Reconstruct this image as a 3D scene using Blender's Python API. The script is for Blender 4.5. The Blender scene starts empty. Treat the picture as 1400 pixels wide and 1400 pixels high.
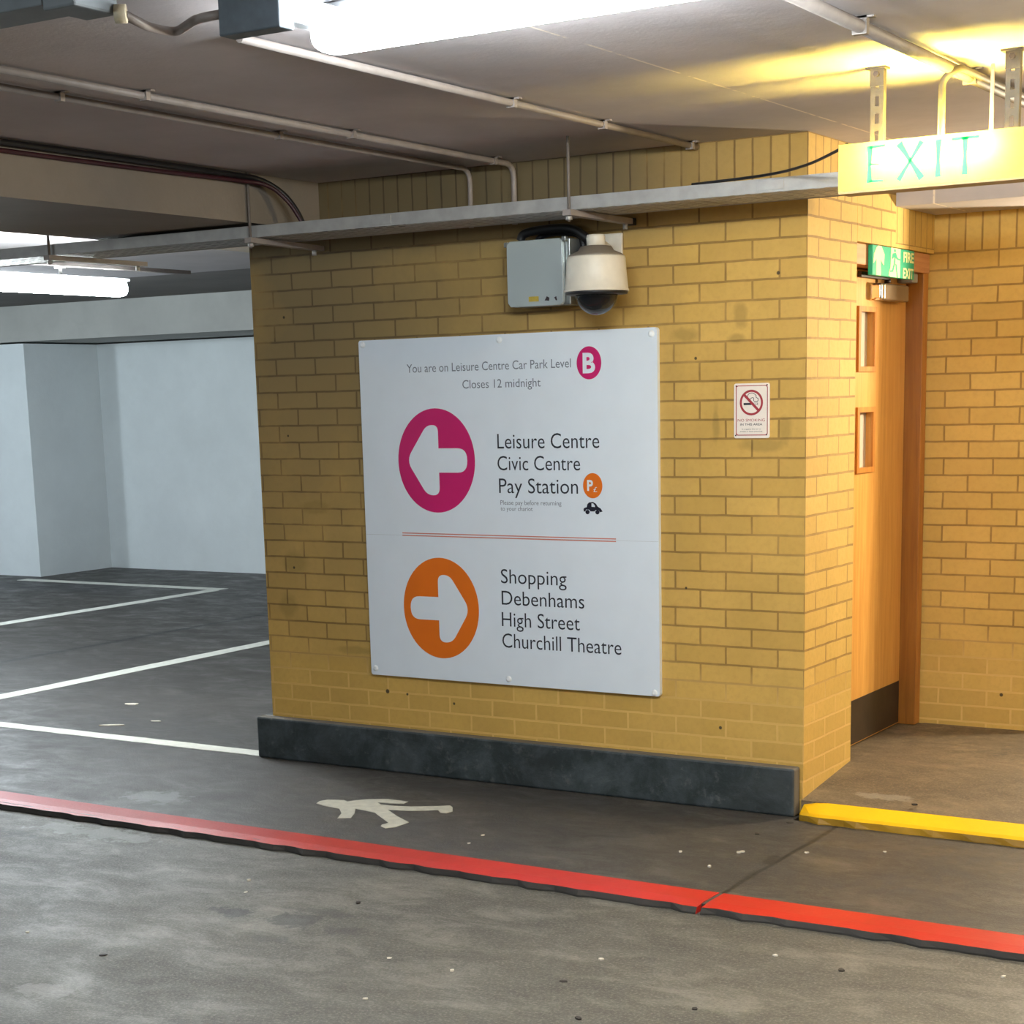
import bpy, bmesh, math, random
from mathutils import Vector, Matrix
random.seed(7)
S = bpy.context.scene
COL = S.collection
PI = math.pi
ZUP = 0.21          # everything below is built with z = 0 at the top of the dark plinth; lifted so the car-park floor is z = 0

# ------------------------------------------------------------------ camera, world, exposure, lamps and fill lights
def make_camera():
    cd = bpy.data.cameras.new('camera'); co = bpy.data.objects.new('camera', cd); COL.objects.link(co)
    yaw, pitch, roll = (math.radians(a) for a in (-32.13613, -11.02917, 1.40472))
    f = Vector((math.sin(yaw)*math.cos(pitch), math.cos(yaw)*math.cos(pitch), math.sin(pitch)))
    r = Vector((math.cos(yaw), -math.sin(yaw), 0)); d = f.cross(r)
    c, s = math.cos(roll), math.sin(roll)
    R, D = c*r + s*d, -s*r + c*d
    m = Matrix((R, -D, -f)).transposed().to_4x4()
    m.translation = Vector((2.63414, -6.36540, 1.46633 + ZUP))
    co.matrix_world = m
    cd.sensor_width = 36; cd.lens = 2389.243/1400*36; cd.shift_y = 305.24/1400
    cd.clip_start = .05; cd.clip_end = 100
    S.camera = co
make_camera()
W = bpy.data.worlds.new('world'); S.world = W; W.use_nodes = True
W.node_tree.nodes['Background'].inputs[0].default_value = (.62, .68, .75, 1)
W.node_tree.nodes['Background'].inputs[1].default_value = 0.05
vs = S.view_settings
vs.view_transform = 'Standard'; vs.look = 'None'; vs.gamma = 1; vs.use_curve_mapping = False
vs.exposure = 0.12
LAMP_A = 135.0       # diffuser of the ceiling batten at the top of the frame
LAMP_B = 150.0       # diffuser of the batten in the left bay
EXIT_TUBE = 850.0
def area(name, loc, size, power, color, rot=(0, 0, 0)):
    l = bpy.data.lights.new(name, 'AREA'); l.shape = 'RECTANGLE'; l.size, l.size_y = size
    l.energy = power; l.color = color
    o = bpy.data.objects.new(name, l); COL.objects.link(o)
    o.location = (loc[0], loc[1], loc[2] + ZUP); o.rotation_euler = rot
    return o
WARM = (1, .78, .42); COOL = (.80, .93, 1)
def bulb(name, loc, power, color, r=.09):
    l = bpy.data.lights.new(name, 'POINT'); l.energy = power; l.color = color; l.shadow_soft_size = r
    o = bpy.data.objects.new(name, l); COL.objects.link(o); o.location = (loc[0], loc[1], loc[2] + ZUP)
bulb('walkway_lamp', (2.3, -1.05, 2.26), 105, WARM)
bulb('corridor_lamp', (1.3, 1.9, 1.78), 230, (1, .84, .58))
bulb('aisle_lamp', (-1.6, -5.6, 2.2), 60, COOL, .15)
bulb('aisle_lamp', (3.8, -5.0, 2.2), 55, (1, .93, .8), .15)
bulb('aisle_lamp', (-6.5, -4.2, 2.2), 60, COOL, .15)
bulb('bay_fill', (-8.0, 2.5, 2.15), 165, COOL, .15)  # unseen fill lights added to brighten the left bay, no fittings
bulb('bay_fill', (-11.6, 2.2, 2.15), 165, COOL, .15)

# ------------------------------------------------------------------ materials
def lin(r, g, b):
    return tuple(((c/255)/12.92 if c/255 <= .04045 else ((c/255+.055)/1.055)**2.4) for c in (r, g, b)) + (1,)
class NT:
    def __init__(s, name):
        s.m = bpy.data.materials.new(name); s.m.use_nodes = True
        s.t = s.m.node_tree; s.b = s.t.nodes['Principled BSDF']; s.out = s.t.nodes['Material Output']
    def n(s, typ, **kw):
        nd = s.t.nodes.new(typ)
        for k, v in kw.items():
            if k.startswith('i_'):
                key = k[2:]; key = int(key) if key.isdigit() else key.replace('_', ' ')
                if hasattr(v, 'is_linked') or isinstance(v, bpy.types.NodeSocket): s.t.links.new(v, nd.inputs[key])
                else: nd.inputs[key].default_value = v
            else: setattr(nd, k, v)
        return nd
    def l(s, a, b): s.t.links.new(a, b)
    def math(s, op, a, b=None, c=None):
        nd = s.n('ShaderNodeMath', operation=op)
        for i, v in enumerate((a, b, c)):
            if v is None: continue
            if isinstance(v, bpy.types.NodeSocket): s.l(v, nd.inputs[i])
            else: nd.inputs[i].default_value = v
        return nd.outputs[0]
    def mix(s, fac, a, b, blend='MIX'):
        nd = s.n('ShaderNodeMix', data_type='RGBA', blend_type=blend)
        for k, v in ((0, fac), (6, a), (7, b)):
            if isinstance(v, bpy.types.NodeSocket): s.l(v, nd.inputs[k])
            else: nd.inputs[k].default_value = v
        return nd.outputs[2]
    def noise(s, vec, scale, detail=4, rough=.55, dist=0):
        nd = s.n('ShaderNodeTexNoise', i_Scale=scale, i_Detail=detail, i_Roughness=rough, i_Distortion=dist)
        s.l(vec, nd.inputs['Vector']); return nd.outputs['Fac']
    def ramp(s, v, a, b, ca=0., cb=1.):
        nd = s.n('ShaderNodeMapRange', i_1=a, i_2=b, i_3=ca, i_4=cb); s.l(v, nd.inputs[0]); return nd.outputs[0]
    def obj(s):
        return s.n('ShaderNodeTexCoord').outputs['Object']
    def xyz(s, vec):
        nd = s.n('ShaderNodeSeparateXYZ'); s.l(vec, nd.inputs[0]); return nd.outputs
    def comb(s, x, y, z=0.):
        nd = s.n('ShaderNodeCombineXYZ')
        for i, v in enumerate((x, y, z)):
            if isinstance(v, bpy.types.NodeSocket): s.l(v, nd.inputs[i])
            else: nd.inputs[i].default_value = v
        return nd.outputs[0]
    def set(s, col=None, rough=None, metal=None, bump=None, dist=.01, strength=1.):
        for key, v in (('Base Color', col), ('Roughness', rough), ('Metallic', metal)):
            if v is None: continue
            if isinstance(v, bpy.types.NodeSocket): s.l(v, s.b.inputs[key])
            else: s.b.inputs[key].default_value = v
        if bump is not None:
            b = s.n('ShaderNodeBump', i_Strength=strength, i_Distance=dist); s.l(bump, b.inputs['Height'])
            s.l(b.outputs[0], s.b.inputs['Normal'])
        return s.m
def plain(name, rgb, rough=.5, metal=0., var=.12, scale=30., bump=0.):
    t = NT(name); v = t.obj(); nz = t.noise(v, scale, 5)
    c = lin(*rgb); dk = tuple(x*(1-var*2) for x in c[:3]) + (1,)
    return t.set(t.mix(t.ramp(nz, .3, .7), dk, c), rough, metal, nz if bump else None, bump or .01)
def emit(name, rgb, strength):
    t = NT(name); t.b.inputs['Base Color'].default_value = rgb + (1,)
    t.b.inputs['Emission Color'].default_value = rgb + (1,); t.b.inputs['Emission Strength'].default_value = strength
    t.b.inputs['Roughness'].default_value = .4
    return t.m

def brick_mat(name, axis, shift=0., zshift=.075, soldier=None, lintel=None, base=(205, 168, 88), dirt=.5, grey_side=None, top_tint=False, stains=(), plugs=()):
    """running-bond yellow brick; axis 0: wall lies along x, 1: along y.  soldier: bricks on end above that z."""
    t = NT(name); v = t.obj(); X, Y, Z = t.xyz(v)
    U = X if axis == 0 else Y
    wob = t.noise(v, 9, 2)
    w = t.math('MULTIPLY', t.math('SUBTRACT', wob, .5), .006)
    u = t.math('ADD', t.math('ADD', U, shift), w); z = t.math('ADD', t.math('ADD', Z, zshift), w)
    def br(vec):
        n = t.n('ShaderNodeTexBrick', offset=.5, offset_frequency=2, squash=1, i_Scale=1.0, i_5=.0045, i_6=.12, i_7=0.0, i_8=.225, i_9=.075)
        n.inputs['Color1'].default_value = (0, 0, 0, 1); n.inputs['Color2'].default_value = (1, 1, 1, 1); n.inputs['Mortar'].default_value = (.5, .5, .5, 1)
        t.l(vec, n.inputs['Vector']); return n
    n1 = br(t.comb(u, z)); rnd, fac = n1.outputs['Color'], n1.outputs['Fac']
    def blend_soldier(mask, zoff, rnd, fac):
        n2 = br(t.comb(t.math('SUBTRACT', Z, zoff), u)); n2.offset = 0.
        return t.mix(mask, rnd, n2.outputs['Color']), t.mix(mask, fac, n2.outputs['Fac'])
    if soldier is not None:
        rnd, fac = blend_soldier(t.math('GREATER_THAN', Z, soldier), soldier, rnd, fac)
    if lintel is not None:
        ya, za, zb = lintel
        m = t.math('MULTIPLY', t.math('GREATER_THAN', Y, ya), t.math('MULTIPLY', t.math('GREATER_THAN', Z, za), t.math('LESS_THAN', Z, zb)))
        rnd, fac = blend_soldier(m, za, rnd, fac)
    c = lin(*base)
    ca = (c[0]*.90, c[1]*.88, c[2]*.84, 1); cb = (c[0]*1.06, c[1]*1.06, c[2]*1.10, 1)
    col = t.mix(rnd, ca, cb)
    big = t.noise(v, 1.6, 5, .6); fine = t.noise(v, 42, 4, .6); mid = t.noise(v, 7, 4, .6)
    col = t.mix(t.math('MULTIPLY', t.ramp(big, .42, .72), dirt), col, (c[0]*.55, c[1]*.56, c[2]*.55, 1))
    col = t.mix(t.math('MULTIPLY', t.ramp(mid, .35, .75), .35), col, (c[0]*.8, c[1]*.82, c[2]*.62, 1))
    col = t.mix(t.math('MULTIPLY', t.ramp(fine, .45, .8), .3), col, (c[0]*.6, c[1]*.58, c[2]*.55, 1))
    if grey_side is not None:  # greyer and darker towards the left and the top
        a, b = grey_side
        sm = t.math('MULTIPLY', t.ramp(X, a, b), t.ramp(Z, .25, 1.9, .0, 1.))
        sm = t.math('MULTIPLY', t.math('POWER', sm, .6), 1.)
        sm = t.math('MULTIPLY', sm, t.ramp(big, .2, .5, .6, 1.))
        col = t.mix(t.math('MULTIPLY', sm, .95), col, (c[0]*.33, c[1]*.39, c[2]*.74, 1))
    if top_tint:     # grey tint of the bricks on end under the soffit, thinning towards the corner
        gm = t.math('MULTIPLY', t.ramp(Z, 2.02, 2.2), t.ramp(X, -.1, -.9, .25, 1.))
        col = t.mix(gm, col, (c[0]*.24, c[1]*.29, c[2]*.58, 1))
    for (x0, z0, rx, rz) in stains:
        dx = t.math('DIVIDE', t.math('SUBTRACT', X, x0), rx); dz = t.math('DIVIDE', t.math('SUBTRACT', Z, z0), rz)
        d = t.math('ADD', t.math('SQRT', t.math('ADD', t.math('MULTIPLY', dx, dx), t.math('MULTIPLY', dz, dz))), t.math('MULTIPLY', t.math('SUBTRACT', mid, .5), 2.2))
        col = t.mix(t.ramp(d, .6, 1.15, .42, 0.), col, (c[0]*.36, c[1]*.40, c[2]*.38, 1))
    # mortar: darker high up, freshly pointed pale joints near the bottom
    hi = t.math('MULTIPLY', t.ramp(Z, .2, .38), t.ramp(big, .3, .5, .6, 1.))
    mor = t.mix(hi, (c[0]*1.08, c[1]*1.10, c[2]*1.4, 1), t.mix(1., col, (.50, .46, .46, 1), 'MULTIPLY'))
    fm = t.ramp(fac, .0, .6)
    faint = t.math('MULTIPLY', fm, t.ramp(mid, .25, .6, .72, 1.))
    col = t.mix(faint, col, mor)
    for (x0, z0, r) in plugs:
        dx = t.math('SUBTRACT', X, x0); dz = t.math('SUBTRACT', Z, z0)
        d = t.math('SQRT', t.math('ADD', t.math('MULTIPLY', dx, dx), t.math('MULTIPLY', dz, dz)))
        col = t.mix(t.ramp(d, r*.8, r*1.2, .9, 0.), col, (.02, .015, .008, 1))
    h = t.math('ADD', t.math('MULTIPLY', fm, -1.), t.math('MULTIPLY', fine, .35))
    return t.set(col, .72, 0, h, .004, .8)

def floor_mat(name, base, patch, oil_and_glare, rmin=.32):
    t = NT(name); v = t.obj(); X, Y, Z = t.xyz(v)
    st = t.comb(t.math('MULTIPLY', X, .6), Y, Z)
    a = t.noise(st, 1.3, 8, .68, .5); b = t.noise(st, 5.5, 10, .72, .4); f = t.noise(v, 110, 4, .65); g = t.noise(st, 13, 8, .7, .2)
    c = lin(*base); p = lin(*patch)
    col = t.mix(t.ramp(a, .36, .64), tuple(x*.62 for x in c[:3])+(1,), c)
    col = t.mix(t.math('MULTIPLY', t.ramp(b, .5, .72), .6), col, p)
    col = t.mix(t.math('MULTIPLY', t.ramp(b, .48, .34), .5), col, tuple(x*.5 for x in c[:3])+(1,))
    col = t.mix(t.math('MULTIPLY', t.ramp(g, .54, .68), .45), col, tuple(x*.5 for x in c[:3])+(1,))
    col = t.mix(t.math('MULTIPLY', t.ramp(f, .50, .72), .6), col, p); col = t.mix(t.math('MULTIPLY', t.ramp(f, .45, .30), .5), col, tuple(x*.4 for x in c[:3])+(1,))
    g2 = t.noise(v, 15, 6, .68)
    def spot(x0, y0, rx, ry, thr=.9):
        dx = t.math('DIVIDE', t.math('SUBTRACT', X, x0), rx); dy = t.math('DIVIDE', t.math('SUBTRACT', Y, y0), ry)
        d = t.math('SQRT', t.math('ADD', t.math('MULTIPLY', dx, dx), t.math('MULTIPLY', dy, dy)))
        d = t.math('ADD', d, t.math('MULTIPLY', t.math('SUBTRACT', g2, .5), 3.4))
        return t.ramp(d, thr-.18, thr+.1, 1., 0.)
    for (x0, y0, rx, ry, k, dark) in oil_and_glare:  # oil and other marks, plus lamp glare painted as pale patches
        col = t.mix(t.math('MULTIPLY', spot(x0, y0, rx, ry), k), col, dark)
    # slab joints with ragged dark filling
    wv = t.math('MULTIPLY', t.math('SUBTRACT', t.noise(v, 3.5, 4), .5), .03)
    for (x0, ya, yb, hw) in ((.19, -1.16, -.1, .010), (-6.42, .3, 6.2, .035)):
        d = t.math('ABSOLUTE', t.math('SUBTRACT', t.math('ADD', X, wv), x0))
        m = t.math('MULTIPLY', t.ramp(d, hw*.6, hw*1.3, 1., 0.), t.math('MULTIPLY', t.math('GREATER_THAN', Y, ya), t.math('LESS_THAN', Y, yb)))
        col = t.mix(t.math('MULTIPLY', m, .92), col, (.010, .010, .009, 1))
    rough = t.math('ADD', t.ramp(b, .35, .65, .58, rmin), t.math('MULTIPLY', g, .14))
    h = t.math('ADD', t.math('MULTIPLY', g, .6), t.math('MULTIPLY', f, .35))
    return t.set(col, rough, 0, h, .006, .7)

def concrete(name, rgb, var=.2, boards=None, rough=.8):
    t = NT(name); v = t.obj(); X, Y, Z = t.xyz(v)
    a = t.noise(v, 1.3, 6, .6); b = t.noise(v, 11, 5, .6); f = t.noise(v, 70, 3)
    c = lin(*rgb); d = tuple(x*(1-var*1.6) for x in c[:3])+(1,)
    col = t.mix(t.ramp(a, .3, .7), d, c); col = t.mix(t.math('MULTIPLY', t.ramp(b, .5, .8), .35), col, d)
    if boards:
        x0, hw, cc = boards
        dd = t.math('ABSOLUTE', t.math('SUBTRACT', X, x0))
        m = t.math('MULTIPLY', t.ramp(dd, hw*.5, hw, 1., 0.), t.ramp(b, .42, .5))
        col = t.mix(m, col, cc)
    return t.set(col, rough, 0, t.math('ADD', b, t.math('MULTIPLY', f, .4)), .003, .6)

def wood(name, rgb, dark, axis=2, rough=.4):
    t = NT(name); v = t.obj(); c = list(t.xyz(v))
    sc = [t.math('MULTIPLY', q, 1.4 if i == axis else 26.) for i, q in enumerate(c)]
    g = t.noise(t.comb(*sc), 1.6, 6, .65, .5); b = t.noise(v, 3, 3)
    col = t.mix(t.ramp(g, .3, .72), lin(*dark), lin(*rgb)); col = t.mix(t.math('MULTIPLY', t.ramp(b, .45, .8), .3), col, lin(*dark))
    return t.set(col, rough, 0, g, .0015)

M = {}
M['brick_front'] = brick_mat('yellow_brick', 0, 0, .075, soldier=2.175, grey_side=(-.5, -2.3), top_tint=True, base=(205, 165, 84),
    stains=[(-.275, 1.74, .03, .05), (-.29, 1.66, .045, .02), (-.38, 1.34, .018, .10), (-.19, 1.25, .10, .025), (-.09, 1.31, .03, .05), (-.52, 1.68, .06, .03), (-2.54, .72, .08, .05), (-2.42, .98, .10, .03), (-2.58, .52, .06, .06), (-2.2, .33, .12, .02)],
    plugs=[(-2.53, 1.834, .006), (-2.538, 1.305, .005), (-2.54, .70, .006), (-2.029, .151, .010), (-1.919, .145, .006), (-.467, 1.589, .006), (-.514, .68, .005), (-.118, 1.896, .007), (-.362, .115, .007), (-1.665, .12, .006)])
M['brick_side'] = brick_mat('yellow_brick_return', 1, .0025, 0.0, soldier=2.175, dirt=.2, base=(212, 174, 92))
M['brick_lintel'] = brick_mat('yellow_brick_over_door', 1, .0025, 0.0, soldier=2.275, lintel=(.955, 2.05, 2.275), dirt=.2, base=(212, 174, 92))
M['brick_right'] = brick_mat('yellow_brick_recess', 0, .16, .064, soldier=2.036, dirt=.3, plugs=[(.358, .072, .008)])
M['floor'] = floor_mat('worn_tarmac', (63, 59, 55), (98, 95, 90),
    [(-1.1, -.25, .9, .16, .5, (.02, .02, .02, 1)), (-3.6, .1, .9, .5, .35, (.02, .02, .02, 1)), (.17, -.68, .035, .07, .8, (.014, .013, .011, 1)), (.185, -.92, .022, .07, .7, (.016, .014, .012, 1)), (-2.62, -.92, .16, .11, .6, (.20, .215, .205, 1)), (-9.6, 5.3, 1.2, .3, .4, (.03, .03, .04, 1))])  # the pale patch near the kerb is lamp glare painted in
M['road'] = floor_mat('worn_concrete_road', (84, 81, 73), (130, 127, 117),
    [(-1.22, -2.04, .10, .05, .8, (.02, .02, .019, 1)), (-.96, -2.01, .11, .09, .75, (.022, .022, .02, 1)), (-.93, -1.90, .13, .04, .5, (.03, .03, .027, 1)), (-.77, -2.04, .09, .05, .6, (.03, .028, .025, 1)), (-.90, -2.21, .08, .04, .4, (.03, .03, .027, 1)), (-2.45, -1.44, .34, .09, .55, (.24, .25, .235, 1)), (-3.0, -1.6, .4, .05, .5, (.04, .04, .04, 1)), (-1.2, -2.92, .10, .06, .28, (.33, .32, .30, 1))], .42)  # the wide pale patch beside the kerb is painted lamp glare
M['walkway'] = floor_mat('walkway_screed', (100, 87, 68), (136, 120, 96), [(.75, 1.2, .8, .3, .45, (.03, .025, .018, 1)), (.28, .12, .12, .04, .28, (.42, .38, .30, 1))], .45)
M['ceiling'] = concrete('painted_concrete_soffit', (192, 186, 188), .16, boards=(.163, .006, lin(225, 215, 200)))
M['shaded_soffit'] = concrete('shaded_soffit_concrete', (112, 106, 102), .2)  # back of the ceiling, its shade put into a darker colour
M['beam'] = concrete('beam_concrete', (136, 126, 114), .16)
M['white_wall'] = concrete('white_masonry_paint', (222, 229, 232), .08, rough=.6)
M['grey_wall'] = concrete('bare_grey_render', (176, 176, 172), .14)
def bitumen():
    t = NT('black_bitumen_paint'); v = t.obj()
    a = t.noise(v, 5, 8, .7, .4); b = t.noise(v, 22, 6, .7); e = t.noise(v, 2, 4)
    col = t.mix(t.ramp(a, .42, .7), lin(38, 46, 48), lin(78, 86, 90)); col = t.mix(t.math('MULTIPLY', t.ramp(b, .58, .75), .55), col, lin(112, 114, 112))
    col = t.mix(t.math('MULTIPLY', t.ramp(e, .5, .7), .4), col, lin(36, 34, 34))
    return t.set(col, .5, 0, t.math('ADD', a, t.math('MULTIPLY', b, .5)), .006, .8)
M['plinth'] = bitumen()
M['plinth_top'] = concrete('dusty_cement_ledge', (104, 98, 88), .25)
M['red'] = concrete('red_kerb_paint', (184, 30, 17), .14, rough=.42)
M['kerb_side'] = concrete('chipped_kerb_edge', (56, 52, 48), .4)
M['yellow'] = concrete('yellow_kerb_paint', (250, 190, 6), .10, rough=.45)
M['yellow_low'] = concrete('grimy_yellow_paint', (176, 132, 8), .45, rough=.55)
M['line'] = plain('white_road_paint', (226, 226, 216), .55, var=.1, scale=18)
M['man'] = plain('worn_white_paint', (196, 192, 176), .6, var=.14, scale=24)
M['galv'] = plain('galvanised_steel', (170, 168, 165), .5, .3, .12, 14)
M['galv_dark'] = plain('weathered_channel', (92, 84, 70), .6, .2, .2, 20)
M['pipe'] = plain('painted_conduit', (150, 140, 134), .5, 0, .1, 20)
M['pipe_grey'] = plain('grey_conduit', (112, 104, 98), .6, 0, .12, 20)
M['rail'] = plain('dark_steel_rail', (86, 80, 76), .6, .2)
M['black'] = plain('black_cable_sheath', (18, 18, 22), .5, 0, .2, 20)
M['red_cable'] = plain('dark_red_cable_sheath', (58, 20, 30), .5, 0, .2, 20)
M['trunk'] = plain('grey_trunking', (118, 124, 128), .5, .2, .1, 14)
M['cap'] = plain('cream_bush', (214, 200, 170), .5)
M['fix'] = plain('lamp_body', (206, 212, 216), .45, 0, .05)
M['fix_dark'] = plain('lamp_gear_box', (92, 104, 114), .5, 0, .12)
M['diff_a'] = emit('lit_diffuser', (.90, .97, 1.), LAMP_A)
M['diff_b'] = emit('lit_bay_diffuser', (.90, .98, 1.), LAMP_B)
M['white'] = plain('white_sign_panel', (222, 231, 240), .28, 0, .02, 6)
M['screw'] = plain('white_screw_cover', (236, 240, 242), .3, 0, .03)
M['ink'] = plain('dark_ink', (24, 30, 44), .5, 0, .05)
M['ink_soft'] = plain('grey_ink', (112, 120, 132), .5, 0, .05)
M['navy'] = plain('navy_ink', (14, 14, 36), .5, 0, .05)
M['pink'] = plain('magenta_ink', (196, 28, 104), .35, 0, .04, 5)
M['orange'] = plain('orange_ink', (224, 112, 22), .35, 0, .04, 5)
M['rule'] = plain('faded_red_rule', (206, 128, 112), .5, 0, .05)
M['cream'] = plain('cream_sign_panel', (236, 226, 216), .4, 0, .04)
M['maroon'] = plain('dark_red_ink', (158, 42, 52), .5, 0, .05)
M['hole'] = plain('dark_fixing', (48, 36, 40), .5)
M['steel'] = plain('grey_enamel_door', (186, 196, 196), .16, .25, .03, 3)
M['steel_rim'] = plain('brushed_steel_rim', (150, 154, 152), .3, .7, .08)
M['tag_y'] = plain('yellow_sticker', (196, 170, 70), .5)
M['cam'] = plain('camera_housing', (214, 206, 190), .4, 0, .04)
M['cam_trim'] = plain('camera_shoulder', (122, 112, 100), .5, 0, .06)
def glassy(name, col, rough, trans):
    t = NT(name); t.b.inputs['Transmission Weight'].default_value = trans; t.b.inputs['IOR'].default_value = 1.45
    return t.set(col, rough)
M['dome'] = glassy('smoked_dome', (.012, .015, .024, 1), .06, .0)
M['dome_rim'] = glassy('clear_dome_edge', (.62, .62, .6, 1), .04, 1.)
M['glass'] = glassy('wired_glass', (.95, .86, .74, 1), .08, .35)
M['door'] = wood('varnished_oak_veneer', (230, 176, 96), (204, 142, 66))
M['bead'] = wood('glazing_bead', (216, 146, 60), (170, 104, 40))
M['jamb'] = wood('stained_jamb', (158, 104, 38), (124, 76, 26))
M['trimw'] = wood('light_architrave', (198, 134, 62), (158, 98, 40))
M['head'] = wood('pale_frame_head', (214, 158, 112), (190, 130, 88), 1)
M['kick'] = plain('dark_kick_plate', (62, 48, 34), .55, 0, .2, 12)
M['closer'] = plain('bronze_closer', (150, 132, 112), .3, .6, .06)
M['chrome'] = plain('bright_chrome_edge', (240, 236, 226), .12, .9, .02)
M['dark_brown'] = plain('dark_arm', (44, 28, 18), .5)
M['green'] = plain('fire_sign_green', (22, 176, 136), .4, 0, .05)
M['lumin'] = plain('luminous_cream', (244, 248, 178), .5, 0, .03)
M['exit_body'] = plain('exit_box_body', (176, 150, 96), .5)
M['exit_green'] = emit('lit_green_letter', (.0, .66, .17), 1.0)
M['exit_green'].node_tree.nodes['Principled BSDF'].inputs['Base Color'].default_value = (0, .12, .03, 1)
M['tube'] = emit('fluorescent_tube', (1., .74, .13), EXIT_TUBE)
def opal():
    t = NT('opal_sign_face'); t.t.nodes.remove(t.b)
    tr = t.n('ShaderNodeBsdfTranslucent', i_Color=(.15, .138, .07, 1)); di = t.n('ShaderNodeBsdfDiffuse', i_Color=(.8, .7, .3, 1))
    mx = t.n('ShaderNodeMixShader', i_0=.35); t.l(tr.outputs[0], mx.inputs[1]); t.l(di.outputs[0], mx.inputs[2]); t.l(mx.outputs[0], t.out.inputs[0])
    return t.m
M['opal'] = opal()
M['litter'] = plain('paper_scrap', (214, 206, 190), .7)
M['litter_dark'] = plain('dried_gum', (42, 36, 32), .7)

# ------------------------------------------------------------------ mesh helpers (bmesh)
def box(bm, x0, x1, y0, y1, z0, z1, mi=0):
    vs = [bm.verts.new(p) for p in ((x0,y0,z0),(x1,y0,z0),(x1,y1,z0),(x0,y1,z0),(x0,y0,z1),(x1,y0,z1),(x1,y1,z1),(x0,y1,z1))]
    fs = []
    for q in ((3,2,1,0),(4,5,6,7),(0,1,5,4),(1,2,6,5),(2,3,7,6),(3,0,4,7)):
        f = bm.faces.new([vs[i] for i in q]); f.material_index = mi; fs.append(f)
    return fs        # order: bottom, top, -y, +x, +y, -x
def bev(bm, w, seg=2):
    bmesh.ops.bevel(bm, geom=list(bm.edges), offset=w, segments=seg, affect='EDGES', profile=.5)
def bbox(x0, x1, y0, y1, z0, z1, w=.003, seg=2):
    bm = bmesh.new(); box(bm, x0, x1, y0, y1, z0, z1); bev(bm, w, seg); return bm
def tube(bm, pts, r, n=10, cap=True):
    pts = [Vector(p) for p in pts]; rings = []
    prev = None
    for i, p in enumerate(pts):
        t = (pts[min(i+1, len(pts)-1)] - pts[max(i-1, 0)]).normalized()
        if prev is None:
            a = t.cross(Vector((0, 0, 1)))
            if a.length < 1e-3: a = t.cross(Vector((1, 0, 0)))
        else: a = prev - t*prev.dot(t)
        a.normalize(); prev = a; b = t.cross(a)
        rings.append([bm.verts.new(p + r*(a*math.cos(2*PI*k/n) + b*math.sin(2*PI*k/n))) for k in range(n)])
    for A, B in zip(rings, rings[1:]):
        for k in range(n): bm.faces.new((A[k], A[(k+1) % n], B[(k+1) % n], B[k])).smooth = True
    if cap: bm.faces.new(rings[0][::-1]); bm.faces.new(rings[-1])
def bend(pts, r=.05, n=6):
    """polyline with rounded corners"""
    pts = [Vector(p) for p in pts]; out = [pts[0]]
    for a, b, c in zip(pts, pts[1:], pts[2:]):
        u = (a-b); v = (c-b); d = min(r, u.length*.49, v.length*.49)
        p, q = b + u.normalized()*d, b + v.normalized()*d
        for i in range(n+1):
            s = i/n; out.append((1-s)**2*p + 2*s*(1-s)*b + s*s*q)
    out.append(pts[-1]); return out
def spline(pts, n=8):
    pts = [Vector(p) for p in pts]; P = [pts[0]] + pts + [pts[-1]]; out = []
    for i in range(1, len(P)-2):
        for k in range(n):
            t = k/n; a, b, c, d = P[i-1:i+3]
            out.append(.5*((2*b) + (c-a)*t + (2*a-5*b+4*c-d)*t*t + (3*b-a-3*c+d)*t**3))
    out.append(pts[-1]); return out
def lathe(bm, cx, cy, prof, n=40, mi=None):
    rings = [[bm.verts.new((cx + r*math.cos(2*PI*k/n), cy + r*math.sin(2*PI*k/n), z)) for k in range(n)] for r, z in prof]
    for j, (A, B) in enumerate(zip(rings, rings[1:])):
        for k in range(n):
            f = bm.faces.new((A[k], A[(k+1) % n], B[(k+1) % n], B[k])); f.smooth = True
    if prof[0][0] > 1e-4: bm.faces.new(rings[0][::-1])
    if prof[-1][0] > 1e-4: bm.faces.new(rings[-1])
def prism(bm, poly, fr, depth):
    """extrude a polygon given in (u, v) through frame fr = (origin, udir, vdir, ndir): back at 0, front at depth"""
    o, u, v, n = (Vector(q) for q in fr)
    A = [bm.verts.new(o + u*a + v*b) for a, b in poly]; B = [bm.verts.new(o + u*a + v*b + n*depth) for a, b in poly]
    bm.faces.new(B); bm.faces.new(A[::-1])
    for i in range(len(poly)):
        j = (i+1) % len(poly); bm.faces.new((A[i], A[j], B[j], B[i]))
def fix(bm):
    bmesh.ops.recalc_face_normals(bm, faces=list(bm.faces)); return bm
def rrect(x0, x1, y0, y1, r, n=5):
    out = []
    for cx, cy, a0 in ((x1-r, y1-r, 0), (x0+r, y1-r, 90), (x0+r, y0+r, 180), (x1-r, y0+r, 270)):
        for i in range(n+1):
            a = math.radians(a0 + 90*i/n); out.append((cx + r*math.cos(a), cy + r*math.sin(a)))
    return out
def oval(cx, cy, rx, ry, n=48): return [(cx + rx*math.cos(2*PI*i/n), cy + ry*math.sin(2*PI*i/n)) for i in range(n)]
def rounded(poly, r, n=4):
    out = []
    m = len(poly); rr = r if isinstance(r, (list, tuple)) else [r]*m
    for i in range(m):
        a, b, c = (Vector(poly[k % m] + (0,)) for k in (i-1, i, i+1))
        if rr[i] <= 0: out.append((b.x, b.y)); continue
        u, v = a-b, c-b; d = min(rr[i], u.length*.5, v.length*.5); p, q = b+u.normalized()*d, b+v.normalized()*d
        for k in range(n+1):
            s = k/n; w = (1-s)**2*p + 2*s*(1-s)*b + s*s*q; out.append((w.x, w.y))
    return out
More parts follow.
